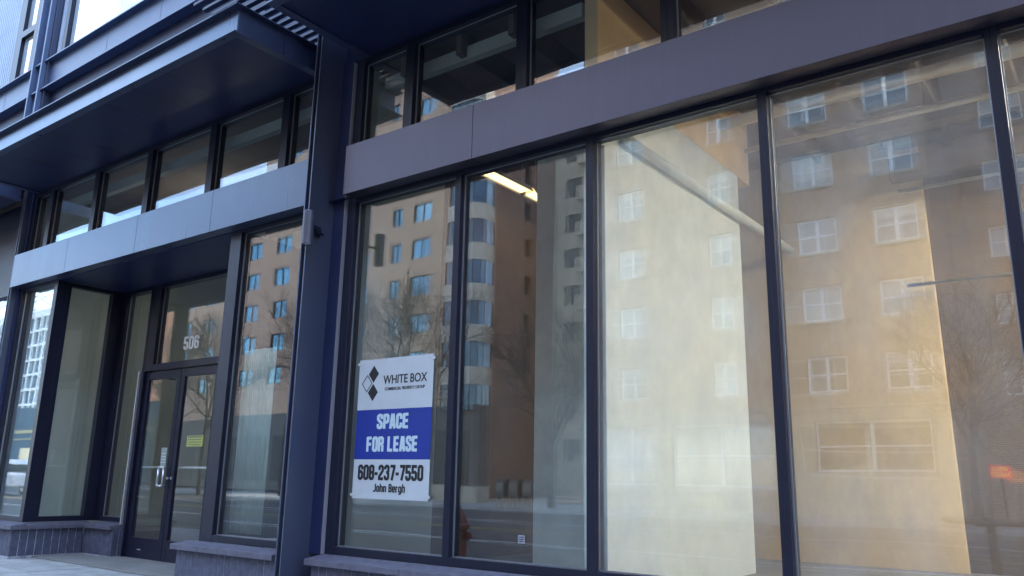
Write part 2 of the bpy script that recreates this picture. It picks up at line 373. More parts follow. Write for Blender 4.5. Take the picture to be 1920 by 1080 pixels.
def spandrel(x0, x1, mt='steel'):
    mb = MB(); h = ZB1 - ZB0
    mb.box(x0, -.147, ZB0, x1, -.137, ZB1); mb.box(x0, -.136, ZB1 - .012, x1, -.002, ZB1); mb.box(x0, -.1365, ZB0 + .0006, x1, -.002, ZB0 + .012)
    mb.box(x0, -.001, ZB0 + .012, x1, .12, ZB1 - .002)
    return mb.build('spandrel_beam', M[mt], bld, bevel=.0015)
for a, b2 in ((-5.565, -4.02), (-4.016, .93)): spandrel(a, b2, 'steelR')
for a, b2 in ((-12.62, -11.0), (-10.996, -9.25), (-9.246, -7.70), (-7.696, -5.915)): spandrel(a, b2)
# recess between column and beam
MB().box(-5.819, -.03, .43, -5.664, .1, 5.1).box(-5.819, -.10, ZB0 - .006, -5.60, -.032, ZB0).each('jamb_panel', M['soffit'], bld)
MB().box(-5.663, -.035, .43, -5.653, .02, 5.06).build('sealant_bead', M['sealant'], bld)
MB().box(-12.655, -.03, .43, -12.60, .1, 5.1).each('jamb_panel', M['soffit'], bld)

def vframe(mb, xa, xb, z0, z1, y0=0, y1=.13): mb.box(xa, y0, z0, xb, y1, z1)
def window_unit(x0, x1, z0, z1, name='storefront_window', bow=.001, ml=.045, mr=.045, mb_=.065, mt=.045, tilt=0, mat='glass'):
    """x0..x1 outer faces, own frame, glazing bead and panes"""
    w = empty_part(name, bld)
    f = MB()
    f.box(x0, 0, z0, x0 + ml, .13, z1); f.box(x1 - mr, 0, z0, x1, .13, z1)
    f.box(x0 + ml + .0005, .002, z0, x1 - mr - .0005, .13, z0 + mb_); f.box(x0 + ml + .0005, .002, z1 - mt, x1 - mr - .0005, .13, z1)
    f.build('window_frame', M['frame'], w, bevel=.002)
    a, b_, c, d = x0 + ml, x1 - mr, z0 + mb_, z1 - mt
    g = MB(); y = GY - .012
    g.box(a, y, c, a + .010, GY - .002, d); g.box(b_ - .010, y, c, b_, GY - .002, d); g.box(a + .0105, y, c, b_ - .0105, GY - .002, c + .008); g.box(a + .0105, y, d - .006, b_ - .0105, GY - .002, d)
    g.build('glazing_bead', M['gasket'], w)
    pane('glass_pane', a, b_, c, d, GY, w, bow, tilt=tilt, mat=mat)
    return w
mull = [-5.652, -4.28, -2.985, -1.66, -.343, .93]
bows = [.0009, .0007, .0014, .0018, .0014]
for i in range(5):
    a, b2 = mull[i], mull[i + 1]
    window_unit(a, b2, ZS0, ZB0 + .011, bow=bows[i], ml=.107 if i == 0 else .032, mr=.032, tilt=[0, 0, .002, .003, .002][i], mat='dusty' if i > 1 else 'glass')
tm = [-5.652, -4.93, -3.64, -2.32, -1.0, .3, .93]
for i in range(6):
    window_unit(tm[i], tm[i + 1], ZB1 - .03, 5.098, 'transom_window', bow=.0012, ml=.10 if i == 0 else .055, mr=.055, mb_=.04, mt=.06)
# left bay: window right of the door, far-left window, transom row
window_unit(-7.505, -5.915, ZS0, ZB0 + .011, bow=.0008, ml=.19, mr=.035)
window_unit(-12.60, -11.45, ZS0, ZB0 + .011, bow=.0006, ml=.06, mr=.10)
tl = [-12.60, -12.07, -10.76, -9.43, -8.07, -6.74, -5.915]
for i in range(6):
    window_unit(tl[i], tl[i + 1], ZB1 - .03, 5.098, 'transom_window', bow=.0014, ml=.06, mr=.06, mb_=.04, mt=.06)

# entrance recess: return wall, back wall, doors
RY = .93
w = empty_part('return_window', bld)
X0 = -11.449
f = MB(); f.box(X0 - .10, .131, ZS0, X0, .19, ZB0 - .01); f.box(X0 - .10, RY - .16, ZS0, X0, RY + .05, ZB0 - .01)
f.box(X0 - .10, .191, ZS0, X0 - .002, RY - .161, ZS); f.box(X0 - .10, .191, ZH - .02, X0 - .002, RY - .161, ZB0 - .01)
f.build('window_frame', M['frame'], w, bevel=.002)
pane('glass_pane', .19, RY - .16, ZS, ZH - .02, 0, w, .0006, axis='Y', fx=X0 - .05)
def back_unit(x0, x1, z0, z1, name, ml=.05, mr=.05, mb_=.06, mt=.05, bow=.0008):
    w = empty_part(name, bld); f = MB(); y0 = RY
    f.box(x0, y0, z0, x0 + ml, y0 + .12, z1); f.box(x1 - mr, y0, z0, x1, y0 + .12, z1)
    f.box(x0 + ml + .0005, y0 + .002, z0, x1 - mr - .0005, y0 + .12, z0 + mb_); f.box(x0 + ml + .0005, y0 + .002, z1 - mt, x1 - mr - .0005, y0 + .12, z1)
    f.build('window_frame', M['frame'], w, bevel=.002)
    g = MB(); a, b_, c, d = x0 + ml, x1 - mr, z0 + mb_, z1 - mt; y = RY + GY - .012
    g.box(a, y, c, a + .008, y + .01, d); g.box(b_ - .008, y, c, b_, y + .01, d); g.box(a + .0085, y, c, b_ - .0085, y + .01, c + .007)
    g.build('glazing_bead', M['gasket'], w)
    pane('glass_pane', a, b_, c, d, RY + GY, w, bow)
    return w
back_unit(-11.448, -10.655, ZS0, ZB0 - .01, 'side_light', ml=.11)
back_unit(-10.645, -8.83, 2.42, ZB0 - .01, 'door_transom', ml=.20, mr=.09, mb_=.09)
back_unit(-8.825, -7.50, ZS0, ZB0 - .01, 'side_light')
f = MB(); f.box(-10.645, RY - .03, .012, -10.595, RY + .12, 2.418); f.box(-8.88, RY, .012, -8.832, RY + .12, 2.418)
f.each('door_jamb', M['frame'], bld, bevel=.002)
MB().box(-10.665, RY - .07, .01, -10.645, RY - .03, 2.42).build('hinge_pole', M['silver'], bld, bevel=.004)
MB().box(-10.594, RY - .02, .001, -8.881, RY + .12, .011).build('threshold', M['silver'], bld)
def leaf(x0, x1, hx, side):
    w = empty_part('door', bld); f = MB(); y0, y1 = RY + .01, RY + .055; st = .085
    f.box(x0, y0, .02, x0 + st, y1, 2.40); f.box(x1 - st, y0, .02, x1, y1, 2.40)
    f.box(x0 + st + .0005, y0 + .001, .02, x1 - st - .0005, y1 - .001, .27); f.box(x0 + st + .0005, y0 + .001, 2.30, x1 - st - .0005, y1 - .001, 2.40)
    f.build('door_frame', M['frame'], w, bevel=.002)
    pane('door_glass', x0 + st, x1 - st, .27, 2.30, RY + .03, w, .0006, inner=False)
    MB().box(x0 + st + .001, RY + .06, 1.14, x1 - st - .001, RY + .09, 1.165).build('push_bar', M['silver'], w, bevel=.003)
    return w
dl = leaf(-10.59, -9.745, -9.80, 1); dr = leaf(-9.735, -8.885, -9.70, -1)
def handle(x, par):
    mb = MB(); y0, yo = RY + .01, RY - .065; r = .014; zt, zb = 1.15, .92
    # closed pull loop standing off the stile
    pts = [(x, yo, zb + .02), (x, yo, zt - .02), (x + .015, yo, zt), (x + .105, yo, zt), (x + .12, yo, zt - .02), (x + .12, yo, zb + .02), (x + .105, yo, zb), (x + .015, yo, zb)]
    for i in range(8): mb.tube(pts[i], pts[(i + 1) % 8], r, seg=10)
    for z in (zt, zb): mb.tube((x + .085, yo, z), (x + .085, y0, z), r * .9, seg=10)
    mb.build('door_handle', M['silver'], par, smooth=True)
handle(-9.89, dl)
for par, x in ((dl, -9.785), (dr, -9.70)): MB().tube((x, RY - .002, 1.02), (x, RY + .012, 1.02), .018, seg=14).build('lock', M['silver'], par)
for par, x in ((dl, -10.45), (dr, -9.30)): MB().box(x, RY + .06, 2.31, x + .28, RY + .11, 2.37).box(x + .02, RY + .111, 2.33, x + .04, RY + .35, 2.345).build('door_closer', M['frame'], par)
MB().box(-10.30, RY + .004, .12, -10.22, RY + .0095, .135).build('door_badge', M['silver'], dl)
block_text('house_number', '506', .175, .35, M['whitevinyl'], bld, (-9.64, RY + GY - .02, 2.66), .17)
# soffit over the recess
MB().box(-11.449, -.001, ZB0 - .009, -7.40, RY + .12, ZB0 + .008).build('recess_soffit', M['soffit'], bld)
MB().box(-7.40, .135, ZS0, -7.38, RY, ZB0 - .012).build('recess_side_panel', M['frame'], bld)

# painted brick stall risers of upright bricks with a projecting sloped stone sill
def riser(x0, x1, y, z1, along='X', name='brick_base'):
    mb = MB(); n = max(1, round((x1 - x0) / .1)); w_ = (x1 - x0) / n
    for i in range(n):
        a = x0 + i * w_ + .004; b_ = a + w_ - .008; d = random.uniform(0, .003); mb.cur = 0
        if along == 'X': mb.box(a, y + d, .03, b_, y + .07, z1)
        else: mb.box(y - .07, a, .03, y - d, b_, z1)
    mb.cur = 1
    if along == 'X': mb.box(x0 + .010, y + .006, .0, x1 - .010, y + .060, z1 - .002); mb.box(x0, y - .004, 0, x1, y + .006, .028)
    else: mb.box(y - .060, x0 + .010, 0, y - .006, x1 - .010, z1 - .002); mb.box(y - .006, x0, 0, y + .004, x1, .028)
    return mb.build(name, [M['brickpaint'], M['joint']], bld, bevel=.0015)
def sill_x(x0, x1, yf, yb, name='stone_sill'):
    mb = MB(); L = x1 - x0; n = max(1, round(L / 1.05)); cuts = [x0 + L * i / n for i in range(n + 1)]
    for i in range(n): mb.prism([(yf, .352), (yf, .402), (yb - .02, .424), (yb, .434), (yb, .352)], 'X', cuts[i] + .0015, cuts[i + 1] - .0015)
    return mb.build(name, M['sill'], bld, bevel=.003)
riser(-5.655, 1.0, -.135, .35); sill_x(-5.70, 1.0, -.178, .0)
riser(-7.68, -6.09, -.135, .35); riser(-.135, .86, -7.61, .35, 'Y').name = 'brick_base'
sill_x(-7.74, -6.13, -.178, .0)
MB().box(-7.74, -.178, 0, -6.0, .0, .01)
riser(-13.2, -11.37, -.135, .35); sill_x(-13.2, -11.32, -.178, .0)
riser(-.135, RY - .17, -11.37, .35, 'Y'); riser(-11.37, -10.68, RY - .17, .35)
riser(RY - .17, RY, -10.61, .35, 'Y')
mb = MB(); mb.prism([(-11.32, .352), (-11.32, .402), (-11.43, .424), (-11.448, .434), (-11.448, .352)], 'Y', .002, RY - .10)
mb.build('stone_sill', M['sill'], bld, bevel=.003)
mb = MB(); mb.prism([(RY - .215, .353), (RY - .215, .403), (RY - .02, .425), (RY, .435), (RY, .353)], 'X', -11.318, -10.625); mb.build('stone_sill', M['sill'], bld, bevel=.003)

# canopies: steel channel fascia round a flat soffit
def canopy(x0, x1, yf, zt=5.375):
    c = empty_part('canopy', bld); z0 = ZC
    # channel fascia, toes outward: web with top and bottom flanges
    f = MB()
    f.box(x0 + .07, yf + .07, z0, x1 - .07, yf + .08, zt)                       # front web
    f.box(x0, yf, zt, x1, yf + .09, zt + .012); f.box(x0, yf, z0 - .012, x1, yf + .09, z0)
    f.box(x0 + .07, yf + .081, z0, x0 + .08, -.002, zt); f.box(x1 - .08, yf + .081, z0, x1 - .07, -.002, zt)
    f.box(x1 - .09, yf + .091, zt, x1, -.002, zt + .012); f.box(x1 - .09, yf + .091, z0 - .012, x1, -.002, z0)
    f.box(x0, yf + .091, zt, x0 + .09, -.002, zt + .012); f.box(x0, yf + .091, z0 - .012, x0 + .09, -.002, z0)
    f.build('fascia_channel', M['steel'], c, bevel=.002)
    s = MB(); n = max(1, int((x1 - x0) / .6))
    for i in range(n):
        a = x0 + .091 + (x1 - x0 - .182) * i / n; b_ = x0 + .091 + (x1 - x0 - .182) * (i + 1) / n
        s.box(a + .001, yf + .092, z0 + .002, b_ - .001, -.003, z0 + .014)
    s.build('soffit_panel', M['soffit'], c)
    MB().box(x0 + .1, yf + .1, zt - .02, x1 - .1, -.004, zt - .004).build('canopy_deck', M['steel'], c)
canopy(-12.56, -6.17, -1.06); canopy(-5.57, .9, -1.16); canopy(-19.4, -13.08, -1.06)
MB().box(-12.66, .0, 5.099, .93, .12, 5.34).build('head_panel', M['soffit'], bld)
# open grating between the canopies
mb = MB()
for i in range(13): mb.box(-6.75, -1.16 + i * .098, 5.50, -5.2, -1.16 + i * .098 + .052, 5.53)
mb.build('grating', M['soffit'], bld)

# upper wall at the left
u = MB(); u.box(-20, .0, 5.36, -7.3, .2, 6.76); u.build('upper_wall', M['soffit'], bld)
mb = MB(); mb.box(-20, -.14, 7.25, -7.3, .0, 7.27); mb.box(-20, -.14, 6.77, -7.3, .0, 6.79); mb.box(-20, -.05, 6.791, -7.3, -.03, 7.249); mb.box(-20, -.12, 6.10, -7.3, -.002, 6.12)
for x in (-10.95, -9.55, -14.3): mb.box(x, -.053, 6.795, x + .006, -.051, 7.245)
mb.build('ledge_beam', M['upper'], bld, bevel=.002)
mb = MB(); mb.box(-13.10, -.17, 5.40, -13.06, .0, 9.8); mb.box(-12.78, -.17, 5.40, -12.74, .0, 9.8); mb.box(-13.059, -.08, 5.4, -12.781, -.06, 9.8)
mb.each('upper_column', M['upper'], bld, bevel=.002)
def corrugated(x0, x1, z0, z1):
    mb = MB(); x = x0; 
    while x < x1 - .03:
        mb.prism([(x, .0), (x + .018, -.03), (x + .045, -.03), (x + .063, .0)], 'Z', z0, z1); x += .082
    mb.box(x0, .001, z0, x1, .05, z1)
    return mb.build('corrugated_panel', M['corr'], bld)
M['corr'] = varied('corrugated_metal', (.30, .36, .44), .08, 3, .4, metal=.3)
corrugated(-12.73, -12.42, 7.28, 12); corrugated(-16.2, -14.25, 7.28, 12)
skyglass = flat('sky_toned_glass', (.40, .50, .56), .03, .0, 1.0)
m, nt, b = newmat('sky_toned_glass'); n = noise(nt, 1.2, 3, .5, stretch=(2, 2, .3)); r_ = ramp(nt, n.outputs['Fac'], .3, (.44, .55, .60), .7, (.54, .60, .66))
nt.links.new(r_.outputs[0], b.inputs['Base Color']); b.inputs['Roughness'].default_value = .05; b.inputs['Specular IOR Level'].default_value = 1; b.inputs['Coat Weight'].default_value = 1; skyglass = m  # pale blue of the reflected sky is put into this colour
mb = MB()
for i in range(7): mb.box(-12.29 + i * .76 + .004, .0, 7.28, -12.29 + (i + 1) * .76 - .004, .03, 12)
mb.each('glass_panel', skyglass, bld)
MB().box(-12.41, -.06, 7.28, -12.30, .05, 12).box(-14.24, -.06, 7.28, -14.02, .05, 12).box(-13.55, -.06, 7.28, -13.12, .05, 12).box(-14.019, -.06, 8.12, -13.551, .05, 8.24).box(-12.29, .031, 7.28, -7.0, .06, 12).each('upper_frame', M['frame'], bld)
MB().box(-14.018, .0, 7.28, -13.552, .02, 8.118).box(-14.018, .0, 8.242, -13.552, .02, 12).each('upper_window', skyglass, bld)
MB().box(-20, .2, 5.36, -7.0, 8, 12.4).build('upper_storey', M['upper'], bld)
MB().box(-5.2, 2.4, 5.36, 8, 8, 12.4).build('upper_storey', M['upper'], bld)
MB().box(-5.2, .12, 5.341, .93, 2.39, 12.0).build('upper_storey', M['upper'], bld)
MB().box(-20, .13, 5.12, 8, 9, 5.34).build('roof_slab', M['ceiling'], bld)
MB().box(.93, -.001, 0, 8, .2, 12).build('side_wall', M['steel'], bld)
MB().box(-20, .13, 0, -12.75, .25, 5.1).build('side_wall', M['frame'], bld)
window_unit(-19.0, -12.75, ZS0, ZB0, bow=.001)

# ------------------------------------------------------------------ interior
MB().box(-5.7, .14, .10, 4, 9, .26).each('interior_floor', M['intfloor'], bld)
MB().box(-16, .14, .005, -5.71, 9, .02).box(-16, .14, .02, -11.5, 9, .26).each('interior_floor', M['intfloor'], bld)
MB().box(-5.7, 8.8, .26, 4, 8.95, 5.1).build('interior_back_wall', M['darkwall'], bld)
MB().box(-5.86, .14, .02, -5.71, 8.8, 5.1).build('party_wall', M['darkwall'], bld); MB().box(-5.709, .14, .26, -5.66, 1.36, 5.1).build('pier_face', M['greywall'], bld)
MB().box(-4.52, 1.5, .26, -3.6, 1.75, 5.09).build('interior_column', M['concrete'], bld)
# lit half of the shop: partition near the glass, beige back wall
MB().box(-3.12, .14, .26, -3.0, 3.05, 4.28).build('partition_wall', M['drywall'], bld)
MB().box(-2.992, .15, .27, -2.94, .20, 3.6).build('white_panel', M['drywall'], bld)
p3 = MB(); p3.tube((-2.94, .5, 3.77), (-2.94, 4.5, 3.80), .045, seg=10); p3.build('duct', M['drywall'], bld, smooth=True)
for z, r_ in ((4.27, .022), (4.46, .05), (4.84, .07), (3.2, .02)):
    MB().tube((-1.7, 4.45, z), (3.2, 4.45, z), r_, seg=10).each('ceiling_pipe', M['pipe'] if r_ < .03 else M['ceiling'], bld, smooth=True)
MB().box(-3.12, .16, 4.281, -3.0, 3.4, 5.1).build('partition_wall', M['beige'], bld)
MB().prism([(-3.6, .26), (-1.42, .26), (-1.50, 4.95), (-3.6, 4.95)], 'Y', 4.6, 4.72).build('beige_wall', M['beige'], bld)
MB().box(-1.60, 4.74, .26, 3.29, 4.80, 5.0).build('brown_backing', M['brownwall'], bld)  # backing added so the area right of the beige wall reads dark brown
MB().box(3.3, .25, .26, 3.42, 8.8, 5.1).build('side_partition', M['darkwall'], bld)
pp = MB()
for (y, z, r_) in ((.9, 4.75, .03), (1.7, 4.62, .045), (2.6, 4.7, .06), (3.3, 4.66, .03)): pp.tube((-2.99, y, z), (3.2, y, z), r_, seg=10)
pp.each('ceiling_pipe', M['pipe'], bld, smooth=True)
jj = MB()
for x in (-2.6, -1.9, -1.2, -.5, .2, .9, 1.6, 2.3): jj.box(x, .15, 4.86, x + .06, 4.59, 5.1)
for x in (-5.2, -4.5, -3.9): jj.box(x, .15, 4.86, x + .06, 8.7, 5.1)
jj.box(-1.75, 4.30, 4.36, 3.2, 4.44, 4.62); jj.box(-1.9, 3.6, 4.66, 3.2, 3.8, 4.85); jj.each('ceiling_joist', M['ceiling'], bld)
p2 = MB(); p2.tube((-5.6, 3.4, 4.25), (-3.2, 3.4, 4.25), .02); p2.tube((-5.6, 2.6, 4.5), (-3.2, 2.6, 4.5), .03); p2.tube((-5.6, 5.0, 3.7), (-3.2, 5.0, 3.7), .025)
p2.each('ceiling_pipe', M['pipe'], bld, smooth=True)
# pale strips added just under the transom heads
for a, b2 in ((-12.4, -5.98), (-5.5, -3.2)): MB().box(a, .24, 4.84, b2, .32, 4.97).build('pale_strip', M['greywall'], bld)
# left unit
MB().box(-16, 3.4, .02, -5.87, 3.5, 5.1).box(-12.7, .14, .26, -12.6, 3.4, 5.1).each('grey_wall', M['greywall'], bld)
MB().box(-10.4, 1.9, .02, -10.0, 2.2, 5.1).box(-6.9, 1.2, .02, -6.5, 1.35, 5.1).each('interior_pier', M['concrete'], bld)

def curtain(x0, x1, y, z0, z1):
    mb = MB(); n = int((x1 - x0) / .02); P_ = [(x0 + (x1 - x0) * i / n, y + .008 * math.sin(i * 1.1) + .01 * math.sin(i * .37)) for i in range(n + 1)]
    for i in range(n):
        (a, ya), (b_, yb) = P_[i], P_[i + 1]; mb.quad([(a, ya, z0), (b_, yb, z0), (b_, yb, z1), (a, ya, z1)])
    o = mb.build('curtain', M['curtain'], bld, smooth=True); so = o.modifiers.new('thickness', 'SOLIDIFY'); so.thickness = .003
M['curtain'] = varied('grey_green_curtain', (.34, .42, .38), .15, 2, .9)
curtain(-7.33, -6.78, .19, .52, 2.35)
def pendant(x, y, L, z, label, power=None, rz=0):
    t = thing('pendant_light', label, 'ceiling light', (x, y, z), 'strip lights hanging inside the shop', R(rz))
    MB().prism([(-.10, 0), (-.05, .08), (.05, .08), (.10, 0), (.09, 0), (.045, .07), (-.045, .07), (-.09, 0)], 'Y', 0, L).build('lamp_housing', M['lampbody'], t)
    MB().box(-.07, .02, .01, .07, L - .02, .03).build('lamp_tube', power or M['lampglow'], t)
    if power: MB().box(-.045, .02, .085, .045, L - .02, .10).build('lamp_tube', power, t)  # upward glow strip added to brighten the upper walls
    w_ = MB()
    for a in (.1, L - .1): w_.tube((0, a, .081), (0, a, 5.1 - z), .004, seg=5)
    w_.each('hanger_wire', M['pipe'], t)
pendant(-5.2, 1.5, .75, 4.3, 'lit strip light nearest the glass seen through the window right of the lease sign')
pendant(-5.2, 2.32, 1.1, 4.3, 'lit strip light farther inside, half hidden by the pale interior column')
pendant(.9, .9, 1.5, 4.5, 'unseen strip light added at the right end of the shop, near the glass', M['fillglow']); pendant(.9, 2.6, 1.5, 4.5, 'unseen strip light added at the right end of the shop, farther in', M['fillglow']); pendant(2.3, 1.6, 1.8, 4.5, 'rightmost unseen strip light added in the shop', M['fillglow'])  # added outside the view to light the partition and back wall
pendant(-11.0, 1.4, 1.4, 4.25, 'unseen strip light added above the entrance doors inside', M['fillglow_entry'], -90)  # added out of sight to brighten the entrance interior

# ------------------------------------------------------------------ lease sign stuck to the inside of the glass
S = thing('lease_sign', 'white and blue SPACE FOR LEASE sign in the window beside the column', 'sign', (-5.40, .045, .905))
def sp(mat, x0, z0, x1, z1, y0, name): return MB().box(x0, y0, z0, x1, y0 + .003, z1).build(name, mat, S)
sp(M['white'], 0, 0, .885, .325, 0, 'lower_panel'); sp(M['blue'], 0, .3255, .885, .7455, 0, 'blue_panel'); sp(M['white'], 0, .746, .885, 1.185, 0, 'upper_panel')
Y0 = -.0015
block_text('lettering', 'SPACE', .125, .375, M['letter'], S, (.445, Y0, .58), .205)
block_text('lettering', 'FOR LEASE', .125, .60, M['letter'], S, (.445, Y0, .39), .205)
block_text('lettering', '608-237-7550', .125, .76, M['ink'], S, (.44, Y0, .155), .20)
block_text('lettering', 'John Bergh', .068, .37, M['ink'], S, (.44, Y0, .058), .18)
text('lettering', 'WHITE BOX', .105, M['ink'], S, (.562, Y0, .962), sx=.88, bold=.0012)
text('lettering', 'COMMERCIAL PROPERTY GROUP', .038, M['ink'], S, (.562, Y0, .905), sx=.82, bold=.0002)
def diamond(cx, cz, w_, h, mat, name, hole=0):
    mb = MB()
    if not hole: mb.prism([(cx - w_, cz), (cx, cz + h), (cx + w_, cz), (cx, cz - h)], 'Y', -.002, -.0005)
    else:
        o_ = [(cx - w_, cz), (cx, cz + h), (cx + w_, cz), (cx, cz - h)]; i_ = [(cx - w_ * hole, cz), (cx, cz + h * hole), (cx + w_ * hole, cz), (cx, cz - h * hole)]
        for k in range(4):
            j = (k + 1) % 4; mb.prism([o_[k], o_[j], i_[j], i_[k]], 'Y', -.002, -.0005)
    mb.build(name, mat, S)
diamond(.185, 1.055, .062, .075, M['ink'], 'emblem'); diamond(.185, .895, .062, .075, M['ink'], 'emblem'); diamond(.107, .975, .064, .077, M['ink'], 'emblem', .86)

tp = flat('clear_tape', (.55, .58, .58), .2)
for x, z in ((-.02, .02), (.845, .02), (-.02, 1.14), (.845, 1.14)): MB().box(x, -.0035, z, x + .06, -.0026, z + .022).build('tape', tp, S)
# small stickers and the yellow notice on the door glass (its print faces indoors)
ylw = varied('yellow_paper', (.62, .60, .10), .08, 9, .7); dk = flat('notice_print', (.12, .14, .08), .7)
N = thing('yellow_notice', 'small yellow paper notice taped to the glass of the right door leaf', 'notice', (-9.49, RY + .036, 1.41))
MB().box(0, 0, 0, .35, .002, .135).build('paper', ylw, N)
mb = MB()
for r_ in range(4):
    x = .02
    while x < .31:
        w_ = random.uniform(.012, .03); mb.box(x, -.0012, .018 + r_ * .03, x + w_, -.0004, .018 + r_ * .03 + (.02 if r_ == 3 else .011)); x += w_ + .007
mb.build('faded_print', dk, N)
St = thing('door_card', 'small pale opening card taped low on the glass of the left door leaf', 'card', (-10.04, RY + .034, 1.16))
MB().box(0, 0, 0, .13, .002, .24).build('card_paper', M['greywall'], St)
mb = MB()
for z in (.05, .085, .12, .16): mb.box(.015, -.0012, z, .115, -.0004, z + .012)
mb.build('card_print', M['whitevinyl'], St)
K = thing('window_sticker', 'tiny white sticker low on the second pane right of the column', 'sticker', (-3.63, GY - .006, .64))
MB().box(0, 0, 0, .06, .002, .055).build('sticker_paper', M['joint'], K); 
mb = MB(); [mb.box(.008, -.001, .01 + i * .014, .05, -.0003, .016 + i * .014) for i in range(3)]; mb.build('sticker_print', M['ink'], K)
# pail and paper inside the door
pl = thing('pail', 'pale blue plastic pail standing inside the right door leaf', 'pail', (-9.25, 1.35, .02))
bp = flat('pale_blue_plastic', (.35, .55, .62), .4)
MB().lathe((0, 0, 0), [(.12, 0), (.125, .02), (.14, .33), (.15, .34), (.15, .37), (.14, .37)], 24).build('pail_body', bp, pl, smooth=True)
mb = MB(); pts = [(.15 * math.cos(t), .02, .36 + .19 * math.sin(t)) for t in [math.pi * i / 10 for i in range(11)]]
for i in range(10): mb.tube(pts[i], pts[i + 1], .004, seg=6)
mb.build('pail_handle', M['silver'], pl)

# ------------------------------------------------------------------ wall lamp on the column
Lp = thing('wall_lamp', 'grey cylinder lamp on a bracket on the steel column', 'wall lamp', (-5.735, -.38, 3.12))
lampm = varied('lamp_grey_metal', (.09, .09, .12), .1, 8, .4, metal=.3)
MB().lathe((0, 0, 0), [(.040, .012), (.044, .0), (.050, .0), (.051, .01), (.051, .31), (.049, .318), (.02, .319)], 32).build('lamp_body', lampm, Lp, smooth=False)
MB().lathe((0, 0, 0), [(.038, .010), (.038, .014)], 24).build('lamp_lens', M['letter'], Lp)
mb = MB(); mb.tube((.0, .045, .17), (-.03, .14, .17), .014); mb.box(-.083, .10, .12, -.05, .19, .22); mb.box(-.05, .12, .14, -.02, .17, .20); mb.tube((-.04, .19, .15), (-.04, .215, .15), .012)
mb.build('lamp_bracket', M['frame'], Lp, bevel=.003)

# ------------------------------------------------------------------ across the street
redbrick = brick('red_brick', (.36, .19, .12), (.22, .115, .075), (.66, .56, .44))
stucco = varied('orange_stucco', (.58, .375, .265), .08, .6, .9)
cream = varied('cream_panel', (.58, .50, .38), .10, .5, .85)
brown = varied('shade_brown_stucco', (.30, .19, .14), .10, .6, .9)  # orange stucco darkened to brown, putting shade into the tower's side wall
lime = varied('limestone', (.46, .40, .31), .12, 1.5, .85)
winw = flat('white_window_frame', (.90, .90, .88), .5)
dkw = flat('dark_window_frame', (.03, .035, .04), .5)
def mirrorglass(name, c, rough=.02, met=.55):
    m, nt, b = newmat(name); n = noise(nt, .35, 3, .5); r_ = ramp(nt, n.outputs['Fac'], .35, [x * .7 for x in c], .7, [x * 1.25 for x in c])
    nt.links.new(r_.outputs[0], b.inputs['Base Color']); b.inputs['Roughness'].default_value = rough; b.inputs['Metallic'].default_value = met; b.inputs['Specular IOR Level'].default_value = 1
    return m
bluepane = mirrorglass('blue_window_glass', (.16, .30, .38)); greypane = mirrorglass('grey_window_glass', (.20, .21, .21), .05, .35)

blindm = varied('window_blind', (.55, .54, .50), .1, 2, .25)
def facade_wall(mb, x0, x1, y, d, z0, z1, holes):
    """wall slab facing +Y at y, thickness d, with rectangular openings on a grid"""
    xs_ = sorted({x0, x1} | {h[0] for h in holes} | {h[1] for h in holes}); zs_ = sorted({z0, z1} | {h[2] for h in holes} | {h[3] for h in holes})
    for j in range(len(zs_) - 1):
        run = None
        for i in range(len(xs_) - 1):
            cx, cz = (xs_[i] + xs_[i + 1]) / 2, (zs_[j] + zs_[j + 1]) / 2
            hole = any(h[0] < cx < h[1] and h[2] < cz < h[3] for h in holes)
            if hole:
                if run is not None: mb.box(run, y - d, zs_[j], xs_[i], y, zs_[j + 1]); run = None
            elif run is None: run = xs_[i]
        if run is not None: mb.box(run, y - d, zs_[j], x1, y, zs_[j + 1])
def dh_window(par, x0, x1, z0, z1, y, frame, panem, bars=True, fw_=.085):
    w = empty_part('window', par); f = MB(); yb = y - .22
    f.box(x0, yb, z0, x0 + fw_, yb + .10, z1); f.box(x1 - fw_, yb, z0, x1, yb + .10, z1); f.box(x0 + fw_, yb, z1 - fw_, x1 - fw_, yb + .10, z1); f.box(x0 + fw_, yb, z0, x1 - fw_, yb + .10, z0 + fw_)
    xm = (x0 + x1) / 2; f.box(xm - fw_ * .8, yb, z0 + fw_, xm + fw_ * .8, yb + .10, z1 - fw_)
    if bars:
        zm = z0 + (z1 - z0) * .5; f.box(x0 + fw_, yb + .02, zm - .035, xm - fw_ * .8, yb + .08, zm + .035); f.box(xm + fw_ * .8, yb + .02, zm - .035, x1 - fw_, yb + .08, zm + .035)
    f.build('sash', frame, w)
    g = MB(); zb = z1 - .01 - (z1 - z0) * random.choice((.05, .05, .3, .5, .75)); g.box(x0 + .01, yb + .03, z0 + .01, x1 - .01, yb + .04, zb); g.cur = 1; g.box(x0 + .01, yb + .03, zb + .001, x1 - .01, yb + .04, z1 - .01)
    g.build('pane', [panem, blindm if bars else panem], w)
